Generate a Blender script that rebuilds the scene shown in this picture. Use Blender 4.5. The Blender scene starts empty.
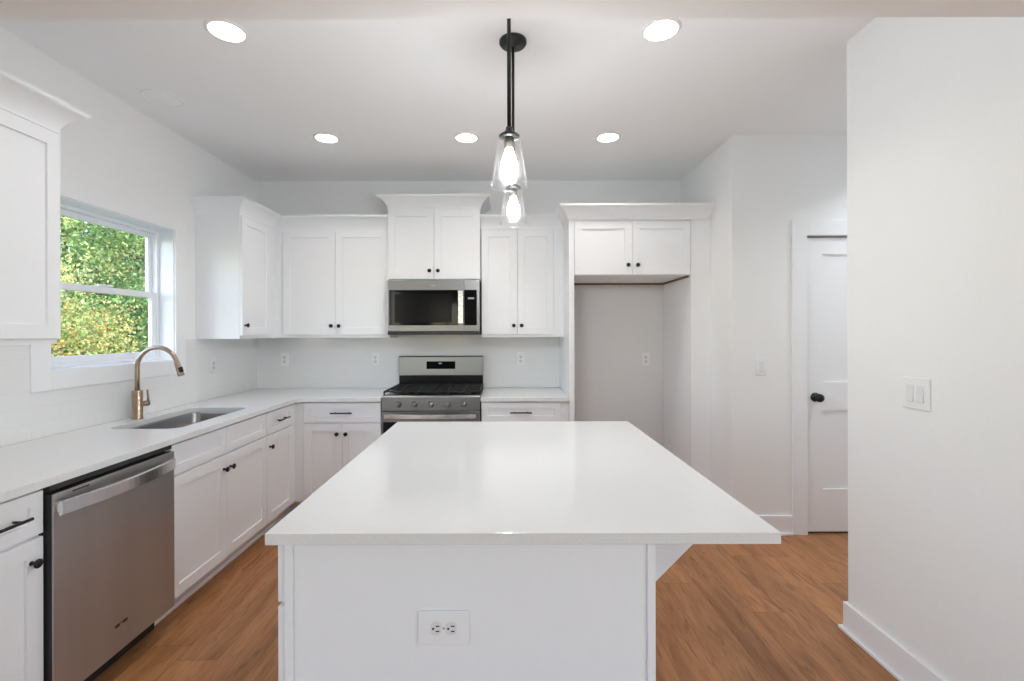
import bpy, bmesh, math, random
from mathutils import Matrix, Vector
import numpy as np

S = bpy.context.scene
C = S.collection
PI = math.pi
random.seed(7)

# ------------------------------------------------------------------ camera
F = 470.0                      # focal length in pixels of the 1024 x 681 frame
CAM_Z = 1.42
cd = bpy.data.cameras.new('camera')
cam = bpy.data.objects.new('camera', cd)
C.objects.link(cam)
cd.sensor_fit = 'HORIZONTAL'
cd.sensor_width = 36.0
cd.lens = F / 1024 * 36.0
cd.shift_x = 7.5 / 1024
cd.shift_y = -9.0 / 1024
cd.clip_start = 0.05
cam.location = (0, 0, CAM_Z)
cam.rotation_euler = (PI / 2, 0.0027, 0)
S.camera = cam

# ------------------------------------------------------------------ colour management
vs = S.view_settings
S.display_settings.display_device = 'sRGB'
vs.view_transform = 'Standard'
vs.look = 'None'
vs.gamma = 1.0
vs.use_curve_mapping = False
vs.exposure = 0.0
S.cycles.use_denoising = True
S.cycles.max_bounces = 14
S.cycles.diffuse_bounces = 8
S.cycles.glossy_bounces = 4
S.cycles.transparent_max_bounces = 12
S.cycles.sample_clamp_indirect = 6.0
S.cycles.caustics_reflective = False
S.cycles.caustics_refractive = False

# ------------------------------------------------------------------ sky and sun
SKY_POWER = 0.8
SUN_POWER = 12.0
W = bpy.data.worlds.new('sky')
S.world = W
W.use_nodes = True
wn = W.node_tree.nodes
wl = W.node_tree.links
bg = wn['Background']
sky = wn.new('ShaderNodeTexSky')
sky.sky_type = 'NISHITA'
sky.sun_disc = False
sky.sun_elevation = math.radians(48)
sky.sun_rotation = math.radians(200)
sky.air_density = 1.0
sky.dust_density = 0.6
wl.new(sky.outputs[0], bg.inputs[0])
bg.inputs[1].default_value = SKY_POWER

sd = bpy.data.lights.new('sun', 'SUN')
sd.energy = SUN_POWER
sd.angle = math.radians(1.5)
sd.color = (1.0, 0.95, 0.86)
sun = bpy.data.objects.new('sun', sd)
C.objects.link(sun)
sun.location = (6, -4, 12)
sun.rotation_euler = Vector((-0.62, -0.10, -0.77)).to_track_quat('-Z', 'Y').to_euler()

# living room behind the camera: rear window, plus side ones added for light
LIVING_Y = -4.5
LIVING_WINDOWS = [(-1.95, -1.05)]       # x ranges, z 0.90 .. 2.20
SIDE_Y = (-3.1, -0.7)                            # one unseen window added in each side wall for light
SIDE_FILL_POWER = 55.0
SIDE_FILL_COL = (0.78, 0.89, 1.0)
ld = bpy.data.lights.new('window_daylight', 'AREA')  # unseen fill lamp, added at the right side opening to brighten the left run
ld.shape = 'RECTANGLE'
ld.size = 1.95
ld.size_y = SIDE_Y[1] - SIDE_Y[0] - 0.05
ld.energy = SIDE_FILL_POWER
ld.color = SIDE_FILL_COL
lo = bpy.data.objects.new('window_daylight', ld)
C.objects.link(lo)
lo.location = (3.61 + 0.02, sum(SIDE_Y) / 2, 1.35)
lo.rotation_euler = (0, PI / 2, 0)

CAN_POWER = 2.45
CAN_COL = (1.0, 0.94, 0.89)
BULB_POWER = 275.0
BULB_COL = (0.945, 0.98, 1.0)
HALL_FILL_POWER = 7.7
HALL_FILL_COL = (0.87, 0.94, 1.0)
LENS_GAIN = 1.05

# ------------------------------------------------------------------ materials
def rgb(r, g, b):
    f = lambda c: (c / 255 / 12.92) if c / 255 <= 0.04045 else ((c / 255 + 0.055) / 1.055) ** 2.4
    return (f(r), f(g), f(b), 1)

def mat(name, col, rough=0.5, metal=0.0, spec=0.5, coat=0.0):
    m = bpy.data.materials.new(name)
    m.use_nodes = True
    p = m.node_tree.nodes['Principled BSDF']
    p.inputs['Base Color'].default_value = col if len(col) == 4 else (*col, 1)
    p.inputs['Roughness'].default_value = rough
    p.inputs['Metallic'].default_value = metal
    p.inputs['Specular IOR Level'].default_value = spec
    p.inputs['Coat Weight'].default_value = coat
    return m

def nt(m):
    n = m.node_tree.nodes
    return n, m.node_tree.links, n['Principled BSDF']

def add_noise(m, scale, amount, stretch=(1, 1, 1), bump=0.0, detail=3.0):
    """faint procedural variation of the base colour and, if asked, of the surface"""
    n, l, p = nt(m)
    tc = n.new('ShaderNodeTexCoord')
    mp = n.new('ShaderNodeMapping')
    mp.inputs['Scale'].default_value = stretch
    nz = n.new('ShaderNodeTexNoise')
    nz.inputs['Scale'].default_value = scale
    nz.inputs['Detail'].default_value = detail
    l.new(tc.outputs['Object'], mp.inputs['Vector'])
    l.new(mp.outputs[0], nz.inputs['Vector'])
    base = list(p.inputs['Base Color'].default_value)
    rp = n.new('ShaderNodeValToRGB')
    rp.color_ramp.elements[0].position = 0.3
    rp.color_ramp.elements[1].position = 0.7
    rp.color_ramp.elements[0].color = (*[max(0, c * (1 - amount)) for c in base[:3]], 1)
    rp.color_ramp.elements[1].color = (*[min(1, c * (1 + amount)) for c in base[:3]], 1)
    l.new(nz.outputs['Fac'], rp.inputs[0])
    l.new(rp.outputs[0], p.inputs['Base Color'])
    if bump:
        b = n.new('ShaderNodeBump')
        b.inputs['Strength'].default_value = bump
        b.inputs['Distance'].default_value = 0.002
        l.new(nz.outputs['Fac'], b.inputs['Height'])
        l.new(b.outputs[0], p.inputs['Normal'])
    return m

M = {}
M['wall'] = add_noise(mat('wall_paint', (0.855, 0.86, 0.861), 0.75, spec=0.3), 90, 0.008, bump=0.04)
M['alcove'] = add_noise(mat('alcove_paint', (0.75, 0.752, 0.758), 0.75, spec=0.3), 90, 0.008, bump=0.04)  # wall paint darkened to hold the shade inside the refrigerator recess
M['ceiling'] = add_noise(mat('ceiling_paint', (0.90, 0.907, 0.912), 0.85, spec=0.2), 90, 0.006, bump=0.04)
M['trim'] = add_noise(mat('trim_paint', (0.855, 0.862, 0.875), 0.38), 40, 0.005)
M['cab'] = add_noise(mat('cabinet_paint', (0.848, 0.862, 0.883), 0.36), 40, 0.005)
M['vinyl'] = add_noise(mat('window_vinyl', (0.82, 0.84, 0.87), 0.35), 40, 0.004)
M['taupe'] = add_noise(mat('taupe_paint', (0.30, 0.29, 0.275), 0.75, spec=0.3), 90, 0.01, bump=0.04)  # for the unseen rear wall, kept dark to cut bounce onto the island front
M['plastic'] = add_noise(mat('white_plastic', (0.845, 0.85, 0.86), 0.3), 60, 0.004)
M['plastic_shade'] = add_noise(mat('device_plastic', (0.75, 0.755, 0.76), 0.35), 60, 0.004)
M['slot'] = mat('dark_slot', (0.03, 0.03, 0.03), 0.6)
M['black'] = add_noise(mat('black_metal', (0.012, 0.012, 0.012), 0.38, metal=0.3), 80, 0.1)
M['gloss_black'] = mat('black_glass', (0.006, 0.006, 0.007), 0.06, spec=0.15)
M['cooktop'] = add_noise(mat('black_enamel', (0.010, 0.010, 0.011), 0.2, spec=0.25), 60, 0.1)
M['screen'] = mat('microwave_screen', (0.008, 0.008, 0.009), 0.15, spec=0.08)
M['iron'] = add_noise(mat('cast_iron', (0.014, 0.014, 0.014), 0.55), 200, 0.2, bump=0.2)
M['steel'] = add_noise(mat('stainless_steel', (0.27, 0.275, 0.285), 0.30, metal=1.0), 6, 0.05, (1, 1, 60))
M['steel_h'] = add_noise(mat('bright_steel', (0.78, 0.78, 0.78), 0.24, metal=1.0), 6, 0.04, (1, 60, 1))
M['dark_steel'] = add_noise(mat('brushed_dark_steel', (0.48, 0.475, 0.475), 0.36, metal=0.85), 7, 0.05, (1, 1, 0.02))
M['sink'] = add_noise(mat('sink_steel', (0.36, 0.35, 0.345), 0.28, metal=1.0), 10, 0.06, (1, 30, 1))
M['bronze'] = add_noise(mat('champagne_bronze', (0.43, 0.325, 0.245), 0.30, metal=1.0), 30, 0.04)
M['nickel'] = mat('socket_metal', (0.42, 0.38, 0.34), 0.3, metal=1.0)
M['wood_edge'] = add_noise(mat('raw_plywood', (0.20, 0.13, 0.085), 0.7), 30, 0.2, (1, 8, 8))
M['bark'] = add_noise(mat('bark', (0.12, 0.085, 0.06), 0.9), 12, 0.4, bump=0.6)
M['soil'] = add_noise(mat('lawn', (0.13, 0.17, 0.08), 0.95), 3, 0.4)
M['mark'] = mat('pale_marking', (0.45, 0.45, 0.45), 0.4)
M['badge'] = mat('dark_marking', (0.05, 0.045, 0.045), 0.3, metal=0.5)

# quartz: white with very fine grey specks
m = mat('quartz', (0.80, 0.80, 0.79), 0.12, spec=0.5)
n, l, p = nt(m)
tc = n.new('ShaderNodeTexCoord'); vo = n.new('ShaderNodeTexNoise')
vo.inputs['Scale'].default_value = 420; vo.inputs['Detail'].default_value = 2
rp = n.new('ShaderNodeValToRGB')
rp.color_ramp.elements[0].position = 0.36; rp.color_ramp.elements[0].color = (0.705, 0.71, 0.712, 1)
rp.color_ramp.elements[1].position = 0.47; rp.color_ramp.elements[1].color = (0.765, 0.768, 0.766, 1)
l.new(tc.outputs['Object'], vo.inputs['Vector']); l.new(vo.outputs['Fac'], rp.inputs[0]); l.new(rp.outputs[0], p.inputs['Base Color'])
M['quartz'] = m

# long glazed wall tiles with hair-thin joints; axis: which world axis runs along the wall
def tile_mat(name, axis):
    m = mat(name, (0.80, 0.80, 0.80), 0.16)
    n, l, p = nt(m)
    tc = n.new('ShaderNodeTexCoord'); sx = n.new('ShaderNodeSeparateXYZ'); cx = n.new('ShaderNodeCombineXYZ')
    l.new(tc.outputs['Object'], sx.inputs[0])
    l.new(sx.outputs[axis], cx.inputs[0]); l.new(sx.outputs[2], cx.inputs[1])
    mp = n.new('ShaderNodeMapping'); mp.inputs['Location'].default_value = (0.07, -0.914, 0)
    l.new(cx.outputs[0], mp.inputs['Vector'])
    br = n.new('ShaderNodeTexBrick')
    br.inputs['Scale'].default_value = 1.0
    br.inputs['Mortar Size'].default_value = 0.0012
    br.inputs['Mortar Smooth'].default_value = 0.4
    br.inputs['Brick Width'].default_value = 0.305
    br.inputs['Row Height'].default_value = 0.0765
    br.inputs['Color1'].default_value = (0.80, 0.80, 0.80, 1)
    br.inputs['Color2'].default_value = (0.793, 0.793, 0.793, 1)
    br.inputs['Mortar'].default_value = (0.74, 0.74, 0.74, 1)
    l.new(mp.outputs[0], br.inputs['Vector'])
    l.new(br.outputs['Color'], p.inputs['Base Color'])
    b = n.new('ShaderNodeBump'); b.inputs['Strength'].default_value = 0.12; b.inputs['Distance'].default_value = 0.001
    b.invert = True
    l.new(br.outputs['Fac'], b.inputs['Height']); l.new(b.outputs[0], p.inputs['Normal'])
    return m
M['tile_y'] = tile_mat('glazed_tile_left', 1)
M['tile_x'] = tile_mat('glazed_tile_back', 0)

# vinyl oak planks that run along Y
m = mat('oak_planks', (0.3, 0.15, 0.07), 0.42)
n, l, p = nt(m)
tc = n.new('ShaderNodeTexCoord'); sx = n.new('ShaderNodeSeparateXYZ'); cx = n.new('ShaderNodeCombineXYZ')
l.new(tc.outputs['Object'], sx.inputs[0]); l.new(sx.outputs[1], cx.inputs[0]); l.new(sx.outputs[0], cx.inputs[1])
def mth(op, a, b=None, c=None):
    q = n.new('ShaderNodeMath'); q.operation = op
    for k, v in enumerate((a, b, c)):
        if v is None:
            continue
        if isinstance(v, (int, float)):
            q.inputs[k].default_value = v
        else:
            l.new(v, q.inputs[k])
    return q.outputs[0]
PW, PL = 0.178, 1.22
xr = mth('DIVIDE', sx.outputs[0], PW); row = mth('FLOOR', xr)
wn1 = n.new('ShaderNodeTexWhiteNoise'); wn1.noise_dimensions = '1D'; l.new(row, wn1.inputs['W'])
yr = mth('ADD', mth('DIVIDE', sx.outputs[1], PL), mth('MULTIPLY', wn1.outputs['Value'], 7.0)); colm = mth('FLOOR', yr)
c2_ = n.new('ShaderNodeCombineXYZ'); l.new(row, c2_.inputs[0]); l.new(colm, c2_.inputs[1])
wn2 = n.new('ShaderNodeTexWhiteNoise'); wn2.noise_dimensions = '2D'; l.new(c2_.outputs[0], wn2.inputs['Vector'])
fxr = mth('FRACT', xr); fyr = mth('FRACT', yr)
ex = mth('MINIMUM', fxr, mth('SUBTRACT', 1.0, fxr)); ey = mth('MINIMUM', fyr, mth('SUBTRACT', 1.0, fyr))
joint = mth('MAXIMUM', mth('LESS_THAN', ex, 0.006), mth('LESS_THAN', ey, 0.0011))
def grain(scale_along, scale_across, detail, dist, sc=1.0):
    mp = n.new('ShaderNodeMapping'); mp.inputs['Scale'].default_value = (scale_along, scale_across, 1)
    l.new(cx.outputs[0], mp.inputs['Vector'])
    of = n.new('ShaderNodeVectorMath'); of.operation = 'MULTIPLY_ADD'
    of.inputs[1].default_value = (17.3, 23.1, 15.7)
    l.new(wn2.outputs['Color'], of.inputs[0]); l.new(mp.outputs[0], of.inputs[2])
    q = n.new('ShaderNodeTexNoise'); q.inputs['Scale'].default_value = sc; q.inputs['Detail'].default_value = detail
    q.inputs['Roughness'].default_value = 0.55; q.inputs['Distortion'].default_value = dist
    l.new(of.outputs[0], q.inputs['Vector'])
    return q.outputs['Fac']
g1 = grain(1.5, 9.0, 5, 1.2)
g2 = grain(9.0, 60.0, 3, 0.4)
g3 = grain(3.0, 16.0, 2, 2.2)
rp = n.new('ShaderNodeValToRGB')
e = rp.color_ramp.elements
e[0].position = 0.30; e[0].color = (0.275, 0.115, 0.040, 1)
e[1].position = 0.70; e[1].color = (0.485, 0.232, 0.098, 1)
x = e.new(0.47); x.color = (0.395, 0.175, 0.067, 1)
l.new(g1, rp.inputs[0])
def ramp2(fac, p0, c0, p1, c1):
    q = n.new('ShaderNodeValToRGB')
    q.color_ramp.elements[0].position = p0; q.color_ramp.elements[0].color = (*c0, 1)
    q.color_ramp.elements[1].position = p1; q.color_ramp.elements[1].color = (*c1, 1)
    l.new(fac, q.inputs[0])
    return q.outputs[0]
def mul(a, b, f=1.0):
    q = n.new('ShaderNodeMix'); q.data_type = 'RGBA'; q.blend_type = 'MULTIPLY'; q.inputs[0].default_value = f
    l.new(a, q.inputs[6]); l.new(b, q.inputs[7])
    return q.outputs[2]
cc_ = mul(rp.outputs[0], ramp2(g2, 0.32, (0.80, 0.77, 0.74), 0.55, (1, 1, 1)))
cc_ = mul(cc_, ramp2(g3, 0.27, (0.60, 0.56, 0.52), 0.40, (1, 1, 1)))
cc_ = mul(cc_, ramp2(wn2.outputs['Value'], 0.0, (0.89, 0.90, 0.91), 1.0, (1.07, 1.06, 1.05)))
mx3 = n.new('ShaderNodeMix'); mx3.data_type = 'RGBA'
mx3.inputs[7].default_value = (0.20, 0.09, 0.035, 1)
l.new(joint, mx3.inputs[0]); l.new(cc_, mx3.inputs[6])
l.new(mx3.outputs[2], p.inputs['Base Color'])
bp = n.new('ShaderNodeBump'); bp.inputs['Strength'].default_value = 0.08; bp.inputs['Distance'].default_value = 0.002
l.new(g2, bp.inputs['Height']); l.new(bp.outputs[0], p.inputs['Normal'])
M['floor'] = m

# clear thin glass (Fresnel mix of see-through and mirror)
def glass_mat(name, tint, gain, rough=0.02):
    m = bpy.data.materials.new(name); m.use_nodes = True
    n = m.node_tree.nodes; l = m.node_tree.links; n.clear()
    out = n.new('ShaderNodeOutputMaterial'); mix = n.new('ShaderNodeMixShader')
    tr = n.new('ShaderNodeBsdfTransparent'); tr.inputs[0].default_value = tint
    gl = n.new('ShaderNodeBsdfGlossy'); gl.inputs['Roughness'].default_value = rough
    lw = n.new('ShaderNodeLayerWeight'); lw.inputs[0].default_value = 0.5      # Facing: 0 head-on, 1 edge-on, same from both sides
    pw = n.new('ShaderNodeMath'); pw.operation = 'POWER'; pw.inputs[1].default_value = 4.0
    mu = n.new('ShaderNodeMath'); mu.operation = 'MULTIPLY_ADD'; mu.inputs[1].default_value = gain; mu.inputs[2].default_value = 0.02; mu.use_clamp = True
    l.new(lw.outputs['Facing'], pw.inputs[0]); l.new(pw.outputs[0], mu.inputs[0]); l.new(mu.outputs[0], mix.inputs[0])
    l.new(tr.outputs[0], mix.inputs[1]); l.new(gl.outputs[0], mix.inputs[2]); l.new(mix.outputs[0], out.inputs[0])
    return m
M['shade_glass'] = glass_mat('clear_shade_glass', (0.985, 0.985, 0.985, 1), 0.8, 0.22)
M['pane'] = glass_mat('window_glass', (0.98, 0.99, 0.99, 1), 0.3)

def emit(name, col, strength):
    m = bpy.data.materials.new(name); m.use_nodes = True
    p = m.node_tree.nodes['Principled BSDF']
    p.inputs['Base Color'].default_value = (0.8, 0.8, 0.8, 1)
    p.inputs['Emission Color'].default_value = (*col, 1)
    p.inputs['Emission Strength'].default_value = strength
    return m
M['lens'] = emit('lit_lens', (1.0, 0.985, 0.95), 6.0 * LENS_GAIN)
M['bulb'] = emit('lit_bulb', BULB_COL, BULB_POWER)

# leaves: colour stored per leaf
m = mat('leaves', (0.2, 0.4, 0.08), 0.5, spec=0.35)
n, l, p = nt(m)
at = n.new('ShaderNodeAttribute'); at.attribute_name = 'leaf_colour'
l.new(at.outputs['Color'], p.inputs['Base Color'])
tl = n.new('ShaderNodeBsdfTranslucent'); l.new(at.outputs['Color'], tl.inputs[0])
ms = n.new('ShaderNodeMixShader'); ms.inputs[0].default_value = 0.4
l.new(p.outputs[0], ms.inputs[1]); l.new(tl.outputs[0], ms.inputs[2])
l.new(ms.outputs[0], n['Material Output'].inputs[0])
M['leaf'] = m

# ------------------------------------------------------------------ mesh helpers
class MB:
    """collects shapes and links them as ONE mesh object"""
    def __init__(s):
        s.bm = bmesh.new()
    def box(s, x0, x1, y0, y1, z0, z1, bev=0.0, seg=2):
        r = bmesh.ops.create_cube(s.bm, size=1.0)
        vv = r['verts']
        for v in vv:
            v.co = Vector(((x0 + x1) / 2 + v.co.x * (x1 - x0), (y0 + y1) / 2 + v.co.y * (y1 - y0), (z0 + z1) / 2 + v.co.z * (z1 - z0)))
        if bev:
            ed = list({e for v in vv for e in v.link_edges})
            bmesh.ops.bevel(s.bm, geom=ed, offset=bev, segments=seg, affect='EDGES', profile=0.5)
        return s
    def poly(s, pts, axis, lo, hi):
        """extrude a 2-D outline; axis 'x': pts are (y,z); 'y': (x,z); 'z': (x,y)"""
        f = {'x': lambda a, b, c: (c, a, b), 'y': lambda a, b, c: (a, c, b), 'z': lambda a, b, c: (a, b, c)}[axis]
        v0 = [s.bm.verts.new(f(a, b, lo)) for a, b in pts]
        v1 = [s.bm.verts.new(f(a, b, hi)) for a, b in pts]
        k = len(pts)
        s.bm.faces.new(v0); s.bm.faces.new(v1[::-1])
        for i in range(k):
            s.bm.faces.new((v0[i], v1[i], v1[(i + 1) % k], v0[(i + 1) % k]))
        return s
    def lathe(s, prof, origin=(0, 0, 0), axis='z', seg=28, smooth=True):
        """revolve (radius, height) pairs about an axis through origin"""
        o = Vector(origin)
        f = {'z': lambda r, a, h: (r * math.cos(a), r * math.sin(a), h),
             'y': lambda r, a, h: (r * math.cos(a), h, r * math.sin(a)),
             'x': lambda r, a, h: (h, r * math.cos(a), r * math.sin(a))}[axis]
        rings = []
        for r, h in prof:
            if r < 1e-6:
                rings.append([s.bm.verts.new(o + Vector(f(0, 0, h)))])
            else:
                rings.append([s.bm.verts.new(o + Vector(f(r, 2 * PI * i / seg, h))) for i in range(seg)])
        for a, b in zip(rings, rings[1:]):
            for i in range(seg):
                j = (i + 1) % seg
                if len(a) == 1 and len(b) == 1:
                    continue
                if len(a) == 1:
                    fc = s.bm.faces.new((a[0], b[i], b[j]))
                elif len(b) == 1:
                    fc = s.bm.faces.new((a[i], b[0], a[j]))
                else:
                    fc = s.bm.faces.new((a[i], b[i], b[j], a[j]))
                fc.smooth = smooth
        return s
    def tube(s, pts, rad, seg=14, cap=True):
        pts = [Vector(p) for p in pts]
        rads = rad if isinstance(rad, (list, tuple)) else [rad] * len(pts)
        t0 = (pts[1] - pts[0]).normalized()
        up = Vector((0, 0, 1)) if abs(t0.z) < 0.9 else Vector((0, 1, 0))
        nrm = t0.cross(up).normalized()
        rings = []
        for i, p in enumerate(pts):
            t = (pts[min(i + 1, len(pts) - 1)] - pts[max(i - 1, 0)]).normalized()
            nrm = (nrm - t * nrm.dot(t)).normalized()
            b = t.cross(nrm)
            rings.append([s.bm.verts.new(p + (nrm * math.cos(2 * PI * k / seg) + b * math.sin(2 * PI * k / seg)) * rads[i]) for k in range(seg)])
        for a, b in zip(rings, rings[1:]):
            for k in range(seg):
                fc = s.bm.faces.new((a[k], a[(k + 1) % seg], b[(k + 1) % seg], b[k]))
                fc.smooth = True
        if cap:
            s.bm.faces.new(rings[0][::-1]); s.bm.faces.new(rings[-1])
        return s
    def shaker(s, x0, x1, z0, z1, yb=0.0, t=0.02, fr=0.06, rec=0.009):
        """five-piece front: flat frame around a recessed panel, facing -y"""
        b = s.bm
        def rect(a0, a1, c0, c1, y):
            return [b.verts.new((a0, y, c0)), b.verts.new((a1, y, c0)), b.verts.new((a1, y, c1)), b.verts.new((a0, y, c1))]
        e = 0.0015
        back = rect(x0, x1, z0, z1, yb)
        edge = rect(x0, x1, z0, z1, yb - t + e)
        front = rect(x0 + e, x1 - e, z0 + e, z1 - e, yb - t)
        i1 = rect(x0 + fr, x1 - fr, z0 + fr, z1 - fr, yb - t)
        i2 = rect(x0 + fr + 0.0015, x1 - fr - 0.0015, z0 + fr + 0.0015, z1 - fr - 0.0015, yb - t + rec)
        b.faces.new(back[::-1])
        for a, c in ((back, edge), (edge, front), (front, i1), (i1, i2)):
            for k in range(4):
                b.faces.new((a[k], a[(k + 1) % 4], c[(k + 1) % 4], c[k]))
        b.faces.new(i2)
        return s
    def fill(s, outer, holes, z0, z1):
        """flat slab with holes (outlines in x,y)"""
        edges = []
        for loop in [outer] + holes:
            vv = [s.bm.verts.new((a, c, z0)) for a, c in loop]
            for i in range(len(vv)):
                edges.append(s.bm.edges.new((vv[i], vv[(i + 1) % len(vv)])))
        r = bmesh.ops.triangle_fill(s.bm, use_beauty=True, edges=edges, use_dissolve=False)
        fs = [g for g in r['geom'] if isinstance(g, bmesh.types.BMFace)]
        ex = bmesh.ops.extrude_face_region(s.bm, geom=fs)
        for g in ex['geom']:
            if isinstance(g, bmesh.types.BMVert):
                g.co.z = z1
        return s
    def build(s, name, material, parent=None, world=False, kind=None, bevel=0.0, fix=True):
        if fix:
            bmesh.ops.recalc_face_normals(s.bm, faces=s.bm.faces)
        if world and parent is not None:
            root = parent
            mtx = root.matrix_basis.copy()
            while root.parent:
                root = root.parent
                mtx = root.matrix_basis @ mtx
            s.bm.transform(mtx.inverted())
        me = bpy.data.meshes.new(name)
        s.bm.to_mesh(me)
        s.bm.free()
        me.materials.append(material)
        o = bpy.data.objects.new(name, me)
        C.objects.link(o)
        if parent is not None:
            o.parent = parent
        if kind:
            o['kind'] = kind
        if bevel:
            md = o.modifiers.new('edge', 'BEVEL')
            md.width = bevel; md.segments = 2; md.limit_method = 'ANGLE'; md.angle_limit = math.radians(40)
        return o

def tag(o, label, cat, group=None):
    o['label'] = label
    o['category'] = cat
    if group:
        o['group'] = group
    return o

def thing(name, label, cat, loc=(0, 0, 0), rz=0.0, group=None):
    o = bpy.data.objects.new(name, None)
    o.empty_display_size = 0.1
    C.objects.link(o)
    o.location = loc
    o.rotation_euler = (0, 0, rz)
    # matrix_basis is valid immediately for a top-level Empty
    return tag(o, label, cat, group)

def copy_thing(o, loc, label, parent=None):
    c = o.copy()
    C.objects.link(c)
    if parent is None:
        c.location = loc
        c['label'] = label
    else:
        c.parent = parent
    for ch in list(o.children):
        copy_thing(ch, None, None, c)
    return c

def struct(name, mb, m, parent=None, **k):
    return mb.build(name, m, parent, kind='structure', **k)

def rrect(x0, x1, y0, y1, r, seg=8):
    pts = []
    for cx, cy, a0 in ((x1 - r, y1 - r, 0), (x0 + r, y1 - r, 90), (x0 + r, y0 + r, 180), (x1 - r, y0 + r, 270)):
        for k in range(seg + 1):
            a = math.radians(a0 + 90 * k / seg)
            pts.append((cx + r * math.cos(a), cy + r * math.sin(a)))
    return pts

# ------------------------------------------------------------------ key planes (metres; X right, Y into the picture)
XL = -2.24          # left wall
YB = 4.25           # back wall
ZC = 2.783          # ceiling
XA = 1.59           # wall right of the refrigerator alcove
YH = 3.28           # hall wall with the door
XR = 1.62           # near right wall
YRE = 2.22          # its far end
CT = 0.914          # countertop height
WY0, WY1, WZ0, WZ1 = 2.309, 3.186, 1.23, 2.11     # kitchen window opening

# ------------------------------------------------------------------ room shell
struct('floor', MB().box(-2.40, 3.75, -4.7, 4.40, -0.06, 0.0), M['floor'])
struct('ceiling', MB().box(-2.40, 3.75, -4.7, 4.40, ZC, ZC + 0.18), M['ceiling'])
w = MB()
w.box(XL - 0.16, XL, -4.7, SIDE_Y[0], 0, ZC).box(XL - 0.16, XL, SIDE_Y[1], WY0, 0, ZC)
w.box(XL - 0.16, XL, *SIDE_Y, 0, 0.35).box(XL - 0.16, XL, *SIDE_Y, 2.35, ZC)
w.box(XL - 0.16, XL, WY1, 4.40, 0, ZC)
w.box(XL - 0.16, XL, WY0, WY1, 0, WZ0).box(XL - 0.16, XL, WY0, WY1, WZ1, ZC)
struct('wall_left', w, M['wall'])
struct('wall_back', MB().box(XL, 0.515, YB, 4.40, 0, ZC).box(0.515, XA, YB, 4.40, 1.86, ZC), M['wall'])
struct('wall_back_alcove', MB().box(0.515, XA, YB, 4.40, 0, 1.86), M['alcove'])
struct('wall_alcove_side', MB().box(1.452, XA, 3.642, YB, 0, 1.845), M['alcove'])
struct('wall_right_back', MB().box(XA, XA + 0.14, YH + 0.14, 4.40, 0, ZC), M['wall'])
DX0, DX1, DZ = 2.098, 2.87, 2.088
struct('wall_hall', MB().box(XA, DX0, YH, YH + 0.14, 0, ZC).box(DX1, 3.75, YH, YH + 0.14, 0, ZC)
       .box(DX0, DX1, YH, YH + 0.14, DZ, ZC), M['wall'])
struct('wall_closet', MB().box(DX0 - 0.1, DX1 + 0.1, YH + 0.141, YH + 0.16, 0, ZC), M['wall'])  # unseen backing, added to stop outdoor light leaking round the hall door
struct('wall_right', MB().box(XR, 3.75, YRE - 0.14, YRE, 0, ZC).box(XR, XR + 0.14, 1.00, YRE - 0.14, 0, ZC), M['wall'])
struct('wall_hall_end', MB().box(3.61, 3.75, -4.7, SIDE_Y[0], 0, ZC).box(3.61, 3.75, SIDE_Y[1], YRE - 0.14, 0, ZC)
       .box(3.61, 3.75, *SIDE_Y, 0, 0.35).box(3.61, 3.75, *SIDE_Y, 2.35, ZC).box(3.61, 3.75, YRE, YH, 0, ZC), M['wall'])
struct('beam_header', MB().box(XL, XR + 0.14, 1.00, 1.12, 2.166, ZC), M['ceiling'])
w = MB()
xs = [XL]
for a, b in LIVING_WINDOWS:
    xs += [a, b]
xs.append(3.61)
for i in range(0, len(xs), 2):
    w.box(xs[i], xs[i + 1], LIVING_Y - 0.16, LIVING_Y - 0.02, 0, ZC)
for a, b in LIVING_WINDOWS:
    w.box(a, b, LIVING_Y - 0.16, LIVING_Y - 0.02, 0, 0.90).box(a, b, LIVING_Y - 0.16, LIVING_Y - 0.02, 2.20, ZC)
struct('wall_living_room', w, M['taupe'])
for k, (a, b) in enumerate(LIVING_WINDOWS):
    fr = MB()
    y0, y1 = LIVING_Y - 0.13, LIVING_Y - 0.07
    fr.box(a, a + 0.06, y0, y1, 0.90, 2.20).box(b - 0.06, b, y0, y1, 0.90, 2.20)
    fr.box(a + 0.06, b - 0.06, y0, y1, 0.90, 0.96).box(a + 0.06, b - 0.06, y0, y1, 2.14, 2.20).box(a + 0.06, b - 0.06, y0, y1, 1.53, 1.57)
    fr.box((a + b) / 2 - 0.03, (a + b) / 2 + 0.03, y0, y1, 0.96, 1.53).box((a + b) / 2 - 0.03, (a + b) / 2 + 0.03, y0, y1, 1.57, 2.14)
    struct('window_%d' % (k + 2), fr, M['vinyl'])

for k, (x0, x1) in enumerate(((XL - 0.14, XL - 0.08), (3.67, 3.73))):
    fr = MB()
    a, b = SIDE_Y
    fr.box(x0, x1, a, a + 0.06, 0.35, 2.35).box(x0, x1, b - 0.06, b, 0.35, 2.35)
    fr.box(x0, x1, a + 0.06, b - 0.06, 0.35, 0.41).box(x0, x1, a + 0.06, b - 0.06, 2.29, 2.35)
    fr.box(x0, x1, (a + b) / 2 - 0.03, (a + b) / 2 + 0.03, 0.41, 2.29)
    struct('window_%d' % (k + 3), fr, M['vinyl'])  # frames of the unseen side windows, added to let light in

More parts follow.
